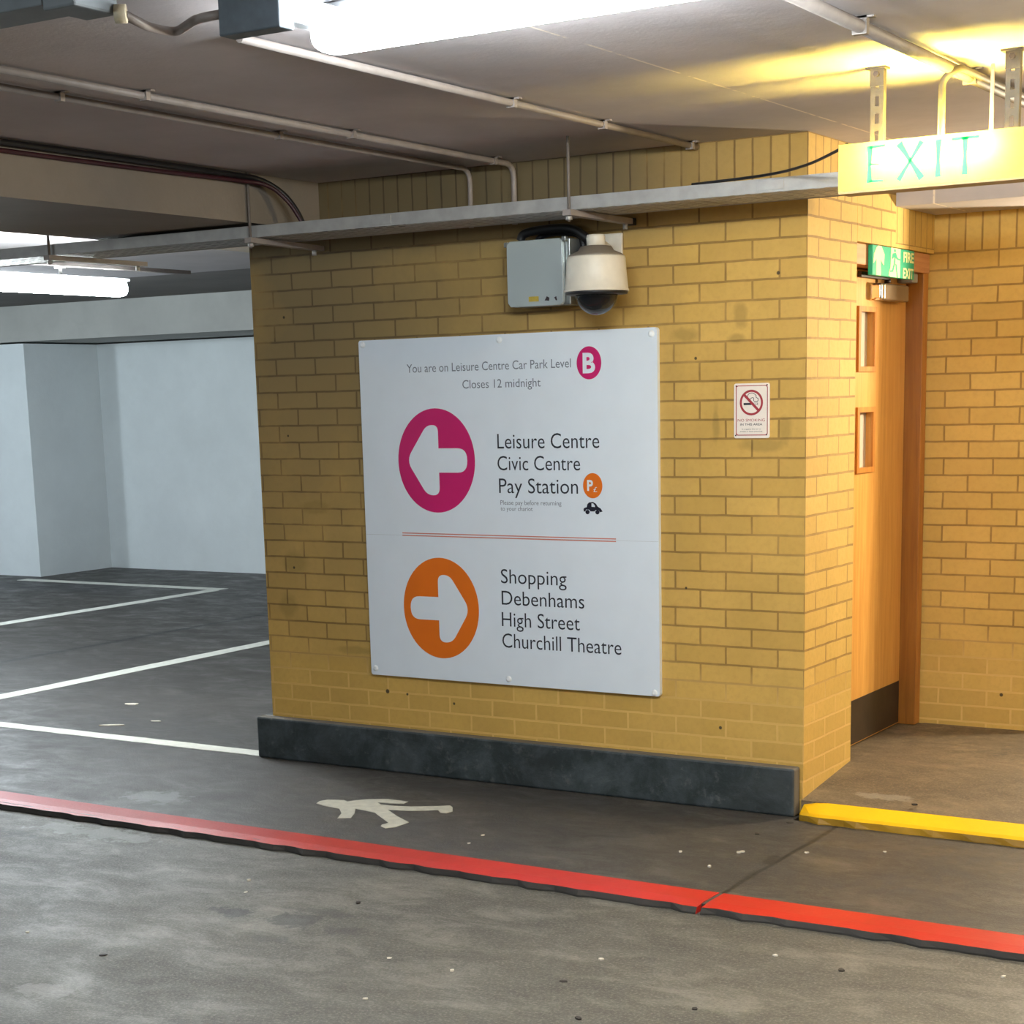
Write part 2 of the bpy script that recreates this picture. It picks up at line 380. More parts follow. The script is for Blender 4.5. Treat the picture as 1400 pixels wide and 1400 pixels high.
def ring(bm, outer, inner, fr, depth):
    o, u, v, n = (Vector(q) for q in fr); m = len(outer)
    P = lambda q, d: bm.verts.new(o + u*q[0] + v*q[1] + n*d)
    A, B = [P(q, depth) for q in outer], [P(q, depth) for q in inner]; C, D = [P(q, 0) for q in outer], [P(q, 0) for q in inner]
    for i in range(m):
        j = (i+1) % m
        bm.faces.new((A[i], A[j], B[j], B[i])); bm.faces.new((A[j], A[i], C[i], C[j])); bm.faces.new((B[i], B[j], D[j], D[i]))

def base_of(parent):
    o = Vector((0, 0, 0))
    while parent is not None: o += Vector(parent.location); parent = parent.parent
    return o
def obj(name, bm, mat, parent=None, origin=None, recalc=True):
    """ONE mesh object; its vertices are given in scene coordinates"""
    if recalc: fix(bm)
    off = Vector(origin) if origin is not None else Vector((0, 0, 0))
    pb = base_of(parent)
    if origin is None and parent is not None: off = pb
    for v in bm.verts: v.co -= off
    me = bpy.data.meshes.new(name); bm.to_mesh(me); bm.free()
    for m in (mat if isinstance(mat, (list, tuple)) else [mat]): me.materials.append(M[m])
    o = bpy.data.objects.new(name, me); COL.objects.link(o)
    o.parent = parent; o.location = off - pb
    return o
def tag(o, label=None, cat=None, group=None, kind=None):
    for k, v in (('label', label), ('category', cat), ('group', group), ('kind', kind)):
        if v: o[k] = v
    return o
def thing(name, loc, label, cat, group=None):
    o = bpy.data.objects.new(name, None); COL.objects.link(o); o.location = loc; o.empty_display_size = .1
    return tag(o, label, cat, group)
def struct(name, bm, mat, parent=None, recalc=True, label=None):
    o = obj(name, bm, mat, parent, recalc=recalc); o['kind'] = 'structure'
    if label: o['label'] = label
    return o
def new(): return bmesh.new()

# lettering: outlines of the built-in font turned into flat mesh and fitted to a box
_H = {}
def glyphs(txt, weight):
    cu = bpy.data.curves.new('lettering', 'FONT'); cu.body = txt; cu.size = 1; cu.offset = weight; cu.resolution_u = 4; cu.fill_mode = 'FRONT'
    to = bpy.data.objects.new('lettering', cu); COL.objects.link(to)
    dg = bpy.context.evaluated_depsgraph_get(); dg.update()
    me = bpy.data.meshes.new_from_object(to.evaluated_get(dg))
    bpy.data.objects.remove(to); bpy.data.curves.remove(cu)
    return me
def lettering(name, txt, fr, x0, base, width, cap, mat, parent, weight=0., depth=.0006):
    if weight not in _H:
        h = glyphs('H', weight); _H[weight] = (min(v.co.y for v in h.vertices), max(v.co.y for v in h.vertices)); bpy.data.meshes.remove(h)
    me = glyphs(txt, weight); lo, hi = _H[weight]
    xa, xb = min(v.co.x for v in me.vertices), max(v.co.x for v in me.vertices)
    o, u, v, n = (Vector(q) for q in fr)
    bm = new(); bm.from_mesh(me); bpy.data.meshes.remove(me)
    for q in bm.verts:
        a = x0 + (q.co.x - xa)/(xb - xa)*width; b = base + (q.co.y - lo)/(hi - lo)*cap
        q.co = o + u*a + v*b + n*depth
    for f in bm.faces:
        f.normal_update()
        if f.normal.dot(n) < 0: f.normal_flip()
    return obj(name, bm, mat, parent, recalc=False)

# ================================================================== THE SETTING
FZ, RZ, CZ = -.21, -.235, 2.40         # pavement, road, soffit
bm = new()
box(bm, -14, -.0, -1.30, 7.0, FZ-.2, FZ); box(bm, -.0, 6, -1.30, -.1, FZ-.2, FZ)
struct('floor', bm, 'floor')
bm = new(); box(bm, -14, 6, -10, -1.30, RZ-.2, RZ); struct('floor_road', bm, 'road')
bm = new()
prof = [(-.02, -.146), (.5, -.088), (1.45, -.085), (4.5, -.085)]
rows = [[bm.verts.new((x, y, z)) for x in (0.0, 6.0)] for y, z in prof]
low = [[bm.verts.new((x, y, FZ-.2)) for x in (0.0, 6.0)] for y in (-.02, 4.5)]
for a, b in zip(rows, rows[1:]): bm.faces.new((a[0], a[1], b[1], b[0]))
bm.faces.new((low[0][0], low[0][1], rows[0][1], rows[0][0])); bm.faces.new((low[1][1], low[1][0], rows[-1][0], rows[-1][1]))
box(bm, -.2, .0, .512, 1.449, FZ-.2, -.0865); struct('floor_walkway', bm, 'walkway')
bm = new()
box(bm, -14, -3.28, -10, 3.65, CZ, CZ+.2); box(bm, -3.28, 6, -10, .95, CZ, CZ+.2)
struct('ceiling', bm, 'ceiling')
bm = new(); box(bm, -14, -3.28, 3.65, 7.2, 2.425, 2.7); struct('ceiling_back', bm, 'shaded_soffit')
bm = new(); box(bm, .001, 6, .95, 4.5, 2.2, 2.6); struct('ceiling_recess', bm, 'ceiling')
bm = new(); box(bm, -3.28, -2.30, -10, -.002, 2.2, CZ); box(bm, -3.28, -2.712, -.002, 7.0, 2.2, CZ); struct('beam', bm, 'beam')

# brick pier that carries the sign
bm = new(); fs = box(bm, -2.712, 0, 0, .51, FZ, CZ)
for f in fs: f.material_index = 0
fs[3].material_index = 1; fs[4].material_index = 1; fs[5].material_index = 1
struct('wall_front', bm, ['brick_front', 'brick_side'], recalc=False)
bm = new(); box(bm, -2.71, -.33, .512, 2.6, FZ, CZ); struct('wall_core', bm, 'grey_wall')
bm = new(); box(bm, -.12, 0, .512, 1.448, 2.035, CZ); struct('lintel', bm, 'brick_lintel')
bm = new(); box(bm, -.32, .60, 1.45, 1.68, FZ, 2.2); struct('wall_right', bm, 'brick_right')
bm = new(); box(bm, -13.6, -2.9, 6.95, 7.2, FZ, 2.07); struct('wall_back', bm, 'white_wall')
bm = new(); box(bm, -13.6, -10.63, 5.96, 6.95, FZ, 2.07); struct('pillar', bm, 'white_wall')
bm = new(); box(bm, -13.6, -3.29, 5.90, 7.2, 2.085, 2.424)
struct('trim_1', bm, 'grey_wall')
bm = new(); box(bm, -14.2, -14, -10, 7.2, FZ, 2.7); struct('wall_left', bm, 'white_wall')
bm = new(); box(bm, -14, 6, -10.2, -10, RZ, 2.7); struct('wall_rear', bm, 'grey_wall')
bm = new(); box(bm, 6, 6.2, -10, 4.5, RZ, 2.7); struct('wall_far_side', bm, 'grey_wall')
bm = new(); box(bm, .0, 6, 4.5, 4.7, FZ, 2.6); struct('wall_corridor', bm, 'white_wall')

# dark plinth along the foot of the pier
bm = new(); box(bm, -2.765, -.012, -.062, .0, FZ, -.012); bev(bm, .010, 2)
for f in bm.faces:
    f.normal_update()
    if f.normal.z > .6: f.material_index = 1
    if f.normal.x > .6: f.material_index = 1
for v in bm.verts:
    if v.co.z > FZ + .03: v.co.z += .003*math.sin(v.co.x*9)
struct('baseboard_front', bm, ['plinth', 'plinth_top'], label='low black painted plinth along the foot of the brick pier')
bm = new(); box(bm, -2.765, -2.712, .001, 2.6, FZ, -.012); bev(bm, .008, 2); struct('baseboard_left', bm, 'plinth')

# red edged kerb, two lengths meeting at the slab joint
def red_kerb(x0, x1, label, wear):
    n = int((x1-x0)/.05); bm = new(); rows = []
    for i in range(n+1):
        x = x0 + (x1-x0)*i/n
        j = .006*math.sin(x*31) + .005*math.sin(x*83+1) + (random.random()-.5)*.006*wear
        k = (random.random()-.5)*.007*wear
        bow = -.012*math.sin((x+3)/4*1.6)
        rows.append([bm.verts.new(p) for p in ((x, -1.150+bow, FZ-.05), (x, -1.150+bow, FZ+.002), (x, -1.262+bow, FZ+.003), (x, -1.318+j*.6+bow, FZ-.002+k*.2), (x, -1.326+j+bow, RZ+.006), (x, -1.326+j+bow, RZ-.05))])
    for a, b in zip(rows, rows[1:]):
        for q in range(5):
            f = bm.faces.new((a[q], a[q+1], b[q+1], b[q])); f.material_index = 1 if q >= 3 else 0
    bm.faces.new(rows[0]); bm.faces.new(rows[-1])
    o = obj('kerb', bm, ['red', 'kerb_side'], origin=((x0+x1)/2, -1.24, RZ)); tag(o, label, 'kerb', 'red painted kerbs', 'thing'); return o
red_kerb(-9.0, .180, 'long red painted kerb running left from the slab joint past the walking figure', 1.)
red_kerb(.196, 4.6, 'bright red painted kerb running right from the slab joint', .6)
# yellow kerb
bm = new(); n = 90; rows = []
for i in range(n+1):
    x = .012 + 4.6*i/n; e = .05*max(0, 1-i/1.4)
    j = .004*math.sin(x*40) + (random.random()-.5)*.006
    rows.append([bm.verts.new(p) for p in ((x, -.018, FZ-.02), (x, -.018, -.146-e*.3), (x, -.105+e, -.174-e*.2), (x, -.117+j*.3+e, -.184-e*.2), (x, -.121+j+e, FZ+.004), (x, -.121+j+e, FZ-.02))])
for a, b in zip(rows, rows[1:]):
    for q in range(5):
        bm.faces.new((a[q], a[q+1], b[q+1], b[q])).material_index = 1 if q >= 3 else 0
bm.faces.new(rows[0]); bm.faces.new(rows[-1])
tag(obj('kerb', bm, ['yellow', 'yellow_low'], origin=(2.3, -.07, FZ)), 'yellow painted kerb edging the raised walkway beside the pier', 'kerb', None, 'thing')

# painted lines and the walking figure
def paint(name, polys, z, mat, label, cat, group=None):
    bm = new()
    for poly in polys: prism(bm, poly, ((0, 0, z), (1, 0, 0), (0, 1, 0), (0, 0, 1)), .002)
    xs = [p[0] for q in polys for p in q]; ys = [p[1] for q in polys for p in q]
    return tag(obj(name, bm, mat, origin=((min(xs)+max(xs))/2, (min(ys)+max(ys))/2, z)), label, cat, group, 'thing')
def strip(x0, x1, y0, y1, n=40, w=.006):
    lo, hi = [], []
    if x1-x0 > y1-y0:
        for i in range(n+1):
            x = x0+(x1-x0)*i/n; lo.append((x, y0+(random.random()-.5)*w)); hi.append((x, y1+(random.random()-.5)*w))
    else:
        for i in range(n+1):
            y = y0+(y1-y0)*i/n; hi.append((x0+(random.random()-.5)*w, y)); lo.append((x1+(random.random()-.5)*w, y))
    return lo + hi[::-1]
G = 'white parking bay lines'
paint('parking_line', [strip(-7.6, -2.775, -.042, .058)], FZ, 'line', 'white painted line running left from the end of the dark plinth', 'parking line', G)
paint('parking_line', [strip(-5.385, -5.25, .06, 5.85)], FZ, 'line', 'broad white bay line disappearing behind the left edge of the brick pier', 'parking line', G)
paint('parking_line', [strip(-8.11, -7.97, .06, 5.60)], FZ, 'line', 'white bay line ending in a pointed corner near the white back wall', 'parking line', G)
paint('parking_line', [strip(-10.6, -8.0, 5.62, 5.76)], FZ, 'line', 'thin far white line along the foot of the white back wall', 'parking line', G)
MANW = [(-1.899, -0.716), (-1.912, -0.676), (-1.897, -0.64), (-1.829, -0.616), (-1.798, -0.632), (-1.787, -0.607), (-1.749, -0.56), (-1.672, -0.516), (-1.564, -0.517), (-1.561, -0.556), (-1.618, -0.574), (-1.677, -0.584), (-1.639, -0.612), (-1.582, -0.608), (-1.503, -0.587), (-1.404, -0.528), (-1.364, -0.498), (-1.336, -0.522), (-1.297, -0.581), (-1.303, -0.618), (-1.33, -0.62), (-1.364, -0.587), (-1.461, -0.646), (-1.557, -0.675), (-1.458, -0.749), (-1.351, -0.815), (-1.355, -0.901), (-1.381, -0.935), (-1.416, -0.917), (-1.427, -0.895), (-1.419, -0.859), (-1.575, -0.74), (-1.691, -0.718), (-1.64, -0.794), (-1.61, -0.857), (-1.656, -0.886), (-1.693, -0.81), (-1.752, -0.748), (-1.841, -0.735)]      # outline in metres on the floor
paint('pedestrian_marking', [MANW], FZ, 'man', 'worn white walking figure painted on the dark floor before the plinth', 'floor marking')

# ================================================================== DOOR
d1 = bpy.data.objects.new('door_1', None); COL.objects.link(d1); d1.location = (-.1, 1.0, -.085); d1['kind'] = 'structure'; d1['label'] = 'varnished wooden door with two slim glazed panels and a dark kick plate'
DX0, DX1 = -.145, -.10
W1, W2 = (1.525, 1.796), (1.10, 1.378)      # glazed openings, y from .80 to .975
bm = new()
box(bm, DX0, DX1, .585, .80, -.08, 1.945); box(bm, DX0, DX1, .975, 1.378, -.08, 1.945)
for a, b in ((-.08, W2[0]+.02), (W2[1]-.02, W1[0]+.02), (W1[1]-.02, 1.945)): box(bm, DX0, DX1, .80, .975, a, b)
obj('leaf', bm, 'door', d1)
obj('kick_plate', bbox(DX1, DX1+.003, .59, 1.372, -.075, .12, .001, 1), 'kick', d1)
for z0, z1 in (W1, W2):
    bm = new(); fr = ((DX1, 0, 0), (0, 1, 0), (0, 0, 1), (1, 0, 0))
    o_, i_ = [(.782, z0), (.99, z0), (.99, z1), (.782, z1)], [(.806, z0+.022), (.969, z0+.022), (.969, z1-.022), (.806, z1-.022)]
    ring(bm, o_, i_, fr, .010)
    b = obj('glazing_bead', bm, 'bead', d1)
    obj('glass_pane', bbox(DX0+.012, DX0+.018, .80, .975, z0+.02, z1-.02, .001, 1), 'glass', b)
bm = new(); box(bm, -.15, -.022, 1.38, 1.447, -.085, 1.95); bev(bm, .003, 2)
for f in bm.faces:
    f.normal_update(); f.material_index = 1 if f.normal.x > .7 else 0
obj('jamb', bm, ['jamb', 'trimw'], d1, recalc=False)
obj('jamb', bbox(-.15, -.03, .513, .58, -.085, 1.95, .003), 'jamb', d1)
obj('frame_head', bbox(-.15, -.018, .513, 1.447, 1.95, 2.033, .003), 'head', d1)
cl = obj('door_closer', bbox(DX1, -.045, .955, 1.262, 1.822, 1.892, .008, 3), 'closer', d1)
obj('end_cap', bbox(DX1, -.043, .915, .955, 1.822, 1.892, .010, 3), 'chrome', cl)
bm = new(); tube(bm, [(-.06, 1.03, 1.895), (-.06, 1.03, 1.91)], .014, 12); box(bm, -.068, -.052, .70, 1.04, 1.908, 1.93)
obj('closer_arm', bm, 'dark_brown', cl)
obj('keep_block', bbox(-.10, -.03, 1.26, 1.33, 1.905, 1.945, .004), 'galv', d1)

# fire exit sign on the door head
FX = (.675, 1.18, 1.911, 2.031)
ff = ((.004, 0, 0), (0, 1, 0), (0, 0, 1), (1, 0, 0))
fe = thing('fire_exit_sign', (.004, (FX[0]+FX[1])/2, FX[2]), 'small green and cream fire exit sign above the wooden door', 'sign')
obj('panel', bbox(-.016, .004, FX[0], FX[1], FX[2], FX[3], .002, 1), 'green', fe)
Cn = [(425,175), (1138,280), (1108,775), (390,690)]
def fmap(px, py):       # the sign's own proportions, read off its outline
    (ax, ay), (bx, by), (cx, cy), (dx, dy) = Cn
    s, t = .5, .5
    for _ in range(25):
        X = (1-s)*(1-t)*ax + s*(1-t)*bx + s*t*cx + (1-s)*t*dx; Y = (1-s)*(1-t)*ay + s*(1-t)*by + s*t*cy + (1-s)*t*dy
        s += (px-X)/700; t += (py-Y - (px-X)*.147)/505
    return (FX[0] + s*(FX[1]-FX[0]), FX[3] - t*(FX[3]-FX[2]))
def fpoly(pts): return [fmap(*q) for q in pts]
bm = new(); prism(bm, fpoly([(515,190),(560,200),(605,340),(585,525),(535,430),(525,700),(450,690),(470,415),(415,490),(435,330),(485,215)]), ff, .0015); obj('arrow', bm, 'lumin', fe)
bm = new(); prism(bm, fpoly([(728,222),(885,246),(848,738),(690,722),(660,700),(668,640),(700,560)]), ff, .0015); dp = obj('doorway_pictogram', bm, 'lumin', fe)
ff2 = ((.0056, 0, 0), (0, 1, 0), (0, 0, 1), (1, 0, 0))
bm = new()
for q in ([(770,250),(800,255),(800,300),(768,295)], [(745,320),(800,310),(825,400),(870,420),(862,445),(815,430),(790,400),(770,520),(735,640),(680,640),(682,612),(720,605),(752,500),(770,380),(735,420),(725,400)], [(780,500),(800,505),(815,740),(795,738)]):
    prism(bm, fpoly(q), ff2, .0008)
obj('running_figure', bm, 'green', dp)
a = fmap(925, 470); b = fmap(1128, 300); lettering('lettering', 'FIRE', ff, a[0], a[1], b[0]-a[0]-.006, .043, 'lumin', fe, .03, .0015)
a = fmap(905, 745); b = fmap(1105, 590); lettering('lettering', 'EXIT', ff, a[0], a[1], b[0]-a[0]-.004, .043, 'lumin', fe, .03, .0015)

# ================================================================== BIG SIGN
sx0, sx1, sz0, sz1 = -2.101, -.626, .228, 1.715
sign = thing('direction_sign', (-1.363, -.02, sz0), 'large square white direction sign on the brick pier with two arrow discs', 'sign')
bm = new(); prism(bm, rrect(sx0, sx1, sz0, sz1, .012), ((0, 0, 0), (1, 0, 0), (0, 0, 1), (0, -1, 0)), .02); obj('panel', bm, 'white', sign)
for z in (.868,): 
    bm = new(); box(bm, sx0+.002, sx1-.002, -.0203, -.0199, .8655, .8662); obj('panel_seam', bm, 'galv', sign)
SF = ((0, -.02, 0), (1, 0, 0), (0, 0, 1), (0, -1, 0)); SF2 = ((0, -.0208, 0), (1, 0, 0), (0, 0, 1), (0, -1, 0))
def disc(name, cx, cz, rx, rz, mat, label=None):
    bm = new(); prism(bm, oval(cx, cz, rx, rz, 64), SF, .0008); o = obj(name, bm, mat, sign)
    if label: o['label'] = label
    return o
def on_disc(name, poly, mat, parent):
    bm = new(); prism(bm, poly, SF2, .0006); return obj(name, bm, mat, parent)
pk = disc('arrow_disc', -1.706, 1.192, .201, .224, 'pink', 'magenta disc with a white arrow pointing left')
arrow = [(.160, .0), (.160, 0)]
L = [(-1.862, 1.194), (-1.752, 1.345), (-1.692, 1.345), (-1.692, 1.245), (-1.544, 1.245), (-1.544, 1.141), (-1.692, 1.141), (-1.692, 1.043), (-1.758, 1.043)]
on_disc('arrow', rounded(L, [.045, .045, .045, 0, .05, .05, 0, .042, .042], 6), 'white', pk)
og = disc('arrow_disc', -1.706, .548, .2, .223, 'orange', 'orange disc with a white arrow pointing right')
Rr = [(-1.552, .548), (-1.650, .397), (-1.717, .397), (-1.717, .494), (-1.868, .494), (-1.868, .597), (-1.717, .597), (-1.717, .696), (-1.655, .696)]
on_disc('arrow', rounded(Rr, [.045, .042, .045, 0, .05, .05, 0, .042, .045], 6), 'white', og)
bd = disc('level_badge', -.938, 1.5855, .0575, .066, 'pink', 'small magenta badge with the letter B')
lettering('lettering', 'B', SF2, -.967, 1.544, .058, .082, 'white', bd, .035, .0006)
pb = disc('pay_badge', -.929, 1.0895, .0455, .0515, 'orange', 'small orange badge with a white P')
lettering('lettering', 'P', SF2, -.955, 1.068, .028, .045, 'white', pb, .03, .0006)
lettering('pound_mark', '£', SF2, -.925, 1.064, .017, .020, 'white', pb, 0, .0006)
for txt, x0, base, w, cap, mat, wt in (
    ('You are on Leisure Centre Car Park Level', -1.845, 1.570, .822, .0355, 'ink_soft', 0.),
    ('Closes 12 midnight', -1.558, 1.4965, .389, .0345, 'ink_soft', 0.),
    ('Leisure Centre', -1.389, 1.243, .494, .061, 'ink', -.003), ('Civic Centre', -1.391, 1.152, .404, .059, 'ink', -.003), ('Pay Station', -1.386, 1.056, .387, .061, 'ink', -.003),
    ('Please pay before returning', -1.381, 1.0065, .301, .0185, 'ink_soft', 0.), ('to your chariot', -1.381, .9815, .16, .0175, 'ink_soft', 0.),
    ('Shopping', -1.388, .671, .326, .060, 'ink', -.003), ('Debenhams', -1.387, .578, .409, .060, 'ink', -.003), ('High Street', -1.389, .4845, .388, .061, 'ink', -.003), ('Churchill Theatre', -1.389, .392, .585, .061, 'ink', -.003)):
    lettering('lettering', txt, SF, x0, base, w, cap, mat, sign, wt)
bm = new()
for z in (.8765, .8660): prism(bm, [(-1.9, z-.003), (-.823, z-.006), (-.823, z-.0015), (-1.9, z+.0015)], SF, .0008)
obj('divider_rule', bm, 'rule', sign)
cu = lambda x: -.929 + (x-960)/164*.090
cv = lambda y: 1.022 - (y-742)/103*.049
body = [(878,800),(890,790),(905,787),(912,760),(925,745),(960,740),(985,755),(1000,780),(1025,795),(1042,822),(1020,828),(1010,812),(985,808),(970,822),(938,822),(928,808),(900,806),(892,822),(880,825)]
bm = new(); prism(bm, [(cu(a), cv(b)) for a, b in body], SF, .0008)
for cx in (912, 997): prism(bm, oval(cu(cx), cv(828), .0098, .0092, 20), SF, .0008)
car = obj('car_pictogram', bm, 'navy', sign)
on_disc('car_window', [(cu(a), cv(b)) for a, b in ((948,752),(962,752),(976,770),(978,784),(948,782))], 'white', car)
for x, z in ((-2.078, 1.696), (-1.367, 1.692), (-.652, 1.690), (-2.076, .258), (-1.361, .254), (-.651, .242)):
    bm = new(); n = 20; c0 = [bm.verts.new((x + r*math.cos(2*PI*k/n), y, z + r*math.sin(2*PI*k/n))) for r, y in ((.014, -.0201), (.012, -.0235), (.006, -.0255)) for k in range(n)]
    for j in range(2):
        for k in range(n): bm.faces.new((c0[j*n+k], c0[j*n+(k+1) % n], c0[(j+1)*n+(k+1) % n], c0[(j+1)*n+k])).smooth = True
    bm.faces.new(c0[2*n:])
    obj('screw_cap', bm, 'screw', sign)

# ================================================================== NO SMOKING SIGN
ns = thing('no_smoking_sign', (-.225, 0, 1.277), 'small cream no smoking sign on the brick right of the big white sign', 'sign')
bm = new(); prism(bm, rrect(-.300, -.150, 1.277, 1.487, .008), ((0, 0, 0), (1, 0, 0), (0, 0, 1), (0, -1, 0)), .004); obj('panel', bm, 'cream', ns)
NF = ((0, -.004, 0), (1, 0, 0), (0, 0, 1), (0, -1, 0)); NF2 = ((0, -.0046, 0), (1, 0, 0), (0, 0, 1), (0, -1, 0))
nu = lambda x: -.300 + (x-293)/557*.150
nv = lambda y: 1.487 - (y-285)/875*.210
bm = new(); ring(bm, rrect(nu(322), nu(822), nv(1118), nv(318), .009), rrect(nu(333), nu(811), nv(1104), nv(330), .008), NF, .0006); obj('border', bm, 'maroon', ns)
bm = new(); cc = (nu(567), nv(592)); ring(bm, oval(*cc, .0490, .0490, 48), oval(*cc, .0405, .0405, 48), NF2, .0006)
a = .0445/math.sqrt(2); w = .0035
prism(bm, [(cc[0]-a-w, cc[1]+a-w), (cc[0]-a+w, cc[1]+a+w), (cc[0]+a+w, cc[1]-a+w), (cc[0]+a-w, cc[1]-a-w)], NF2, .0007)
obj('prohibition_ring', bm, 'maroon', ns)
bm = new(); prism(bm, [(nu(x), nv(y)) for x, y in ((445, 630), (560, 630), (560, 597), (445, 597))], NF, .0006)
ring(bm, [(nu(x), nv(y)) for x, y in ((560, 630), (668, 630), (668, 597), (560, 597))], [(nu(x), nv(y)) for x, y in ((566, 624), (662, 624), (662, 603), (566, 603))], NF, .0006)
def stroke(pts, w):
    p = [(nu(x), nv(y)) for x, y in pts]; q = spline([(a, b, 0) for a, b in p], 6); lo, hi = [], []
    for i, v in enumerate(q):
        t = (q[min(i+1, len(q)-1)]-q[max(i-1, 0)]).normalized(); n = Vector((-t.y, t.x, 0))*w
        lo.append(((v-n).x, (v-n).y)); hi.append(((v+n).x, (v+n).y))
    for i in range(len(q)-1): prism(bm, [lo[i], lo[i+1], hi[i+1], hi[i]], NF, .0006)
stroke([(505, 510), (520, 460), (560, 440), (600, 445), (640, 480), (640, 510), (670, 530), (668, 570)], .0011)
stroke([(520, 530), (550, 535), (575, 515), (600, 520), (605, 565), (640, 575), (668, 572)], .0011)
obj('cigarette_pictogram', bm, 'ink', ns)
lettering('lettering', 'NO SMOKING', NF, nu(352), nv(893), .115, .0100, 'maroon', ns, 0.)
lettering('lettering', 'IN THIS AREA', NF, nu(392), nv(957), .0935, .0082, 'ink', ns, .012)
lettering('lettering', 'It is against the law to', NF, nu(420), nv(1024), .080, .0050, 'ink', ns, 0.)
lettering('lettering', 'smoke in these premises', NF, nu(390), nv(1060), .094, .0050, 'ink', ns, 0.)
for x, y in ((330, 325), (812, 315), (322, 1115), (805, 1107)):
    bm = new(); prism(bm, oval(nu(x), nv(y), .0028, .0028, 14), NF, .0016); obj('screw', bm, 'hole', ns)

# ================================================================== EXIT BOX hung from the soffit
EX0, EX1, EY0, EY1, EZ0, EZ1 = .577, 1.152, -1.160, -1.070, 2.045, 2.180
ex = thing('exit_sign', ((EX0+EX1)/2, -1.115, EZ0), 'glowing yellow exit light box hung from the ceiling on slotted struts', 'sign')
bm = new(); box(bm, EX0, EX1, EY0+.004, EY1, EZ0-.008, EZ0); obj('case', bm, 'exit_body', ex)
bm = new(); prism(bm, rrect(EX0, EX1, EZ0, EZ1, .004, 3), ((0, EY0, 0), (1, 0, 0), (0, 0, 1), (0, -1, 0)), .0)
bm.free(); bm = new(); bm.faces.new([bm.verts.new(p) for p in ((EX0, EY0, EZ0), (EX1, EY0, EZ0), (EX1, EY0, EZ1), (EX0, EY0, EZ1))]); fp = obj('front_face', bm, 'opal', ex, recalc=False)
bm = new(); bm.faces.new([bm.verts.new(p) for p in ((EX0, EY1, EZ0), (EX0, EY1, EZ1), (EX1, EY1, EZ1), (EX1, EY1, EZ0))]); obj('rear_face', bm, 'opal', ex, recalc=False)
for x in (EX0, EX1):
    bm = new(); bm.faces.new([bm.verts.new(p) for p in ((x, EY0, EZ0), (x, EY0, EZ1), (x, EY1, EZ1), (x, EY1, EZ0))]); obj('end_face', bm, 'opal', ex, recalc=False)
bm = new(); tube(bm, [(EX0+.10, -1.115, 2.140), (EX1-.10, -1.115, 2.140)], .013, 12); obj('lamp_tube', bm, 'tube', ex)
EF = ((0, EY0-.0005, 0), (1, 0, 0), (0, 0, 1), (0, -1, 0))
def waist(x0, z0, x1, z1, wa, wm, n=8):
    """stroke that is thick at both ends and thin in the middle"""
    d = Vector((x1-x0, z1-z0)); L_ = d.length; d /= L_; nn = Vector((-d.y, d.x)); lo, hi = [], []
    for i in range(n+1):
        s = i/n; w = (wm + (wa-wm)*abs(2*s-1)**1.4)/2; p = Vector((x0, z0)) + d*L_*s
        lo.append(tuple(p-nn*w)); hi.append(tuple(p+nn*w))
    return lo + hi[::-1]
zt, zb = 2.168, 2.062; w0, w1 = .0185, .0105
def letter(polys):
    bm = new()
    for q in polys: prism(bm, q, EF, .0012)
    obj('letter', bm, 'exit_green', fp)
E0 = .676
letter([waist(E0, zb, E0, zt, w0, w1), [(E0, zt), (E0, zt-.009), (E0+.048, zt-.005), (E0+.048, zt+.002)], [(E0, zb), (E0+.044, zb+.001), (E0+.044, zb+.007), (E0, zb+.009)], [(E0, 2.112), (E0+.030, 2.113), (E0+.030, 2.116), (E0, 2.118)]])
letter([waist(.766, zt, .838, zb, w0*1.15, w1), waist(.836, zt, .766, zb, w0*.85, w1*.7)])
letter([waist(.886, zb, .886, zt, w0, w1)])
letter([waist(.966, zb, .966, zt, w0, w1), [(.926, zt-.008), (1.006, zt-.007), (1.006, zt+.001), (.926, zt+.001)]])
def strut(x, y, label):
    t = thing('hanging_strut', (x, y, 2.2), label, 'strut', 'slotted struts of the exit box')
    bm = new(); z0, z1, w = EZ1-.01, CZ, .0205
    fr = ((x, y, 0), (1, 0, 0), (0, 0, 1), (0, -1, 0))
    # web with slots, side flanges
    zz = z0
    hs = [(z0 + .018 + .05*k, z0 + .046 + .05*k) for k in range(4)]; cur = z0
    for a, b in hs:
        if b > z1-.02: break
        prism(bm, [(-w, cur), (w, cur), (w, a), (-w, a)], fr, .002); prism(bm, [(-w, a), (-.006, a), (-.006, b), (-w, b)], fr, .002); prism(bm, [(.006, a), (w, a), (w, b), (.006, b)], fr, .002); cur = b
    prism(bm, [(-w, cur), (w, cur), (w, z1), (-w, z1)], fr, .002)
    box(bm, x-w, x-w+.002, y, y+.02, z0, z1); box(bm, x+w-.002, x+w, y, y+.02, z0, z1)
    obj('channel', bm, 'galv_dark', t)
    bm = new(); box(bm, x-.034, x+.028, y-.012, y+.03, CZ-.006, CZ); obj('foot_plate', bm, 'galv_dark', t)
    bm = new(); box(bm, x-w-.001, x+w+.001, y-.006, y-.001, CZ-.055, CZ-.006); br = obj('angle_bracket', bm, 'galv_dark', t)
    bm = new(); tube(bm, [(x, y-.005, CZ-.022), (x, y-.016, CZ-.022)], .009, 6); obj('bolt', bm, 'hole', br)
strut(.676, -1.105, 'slotted metal strut over the first letter of the exit box')
strut(1.090, -1.130, 'slotted metal strut over the blank end of the exit box')

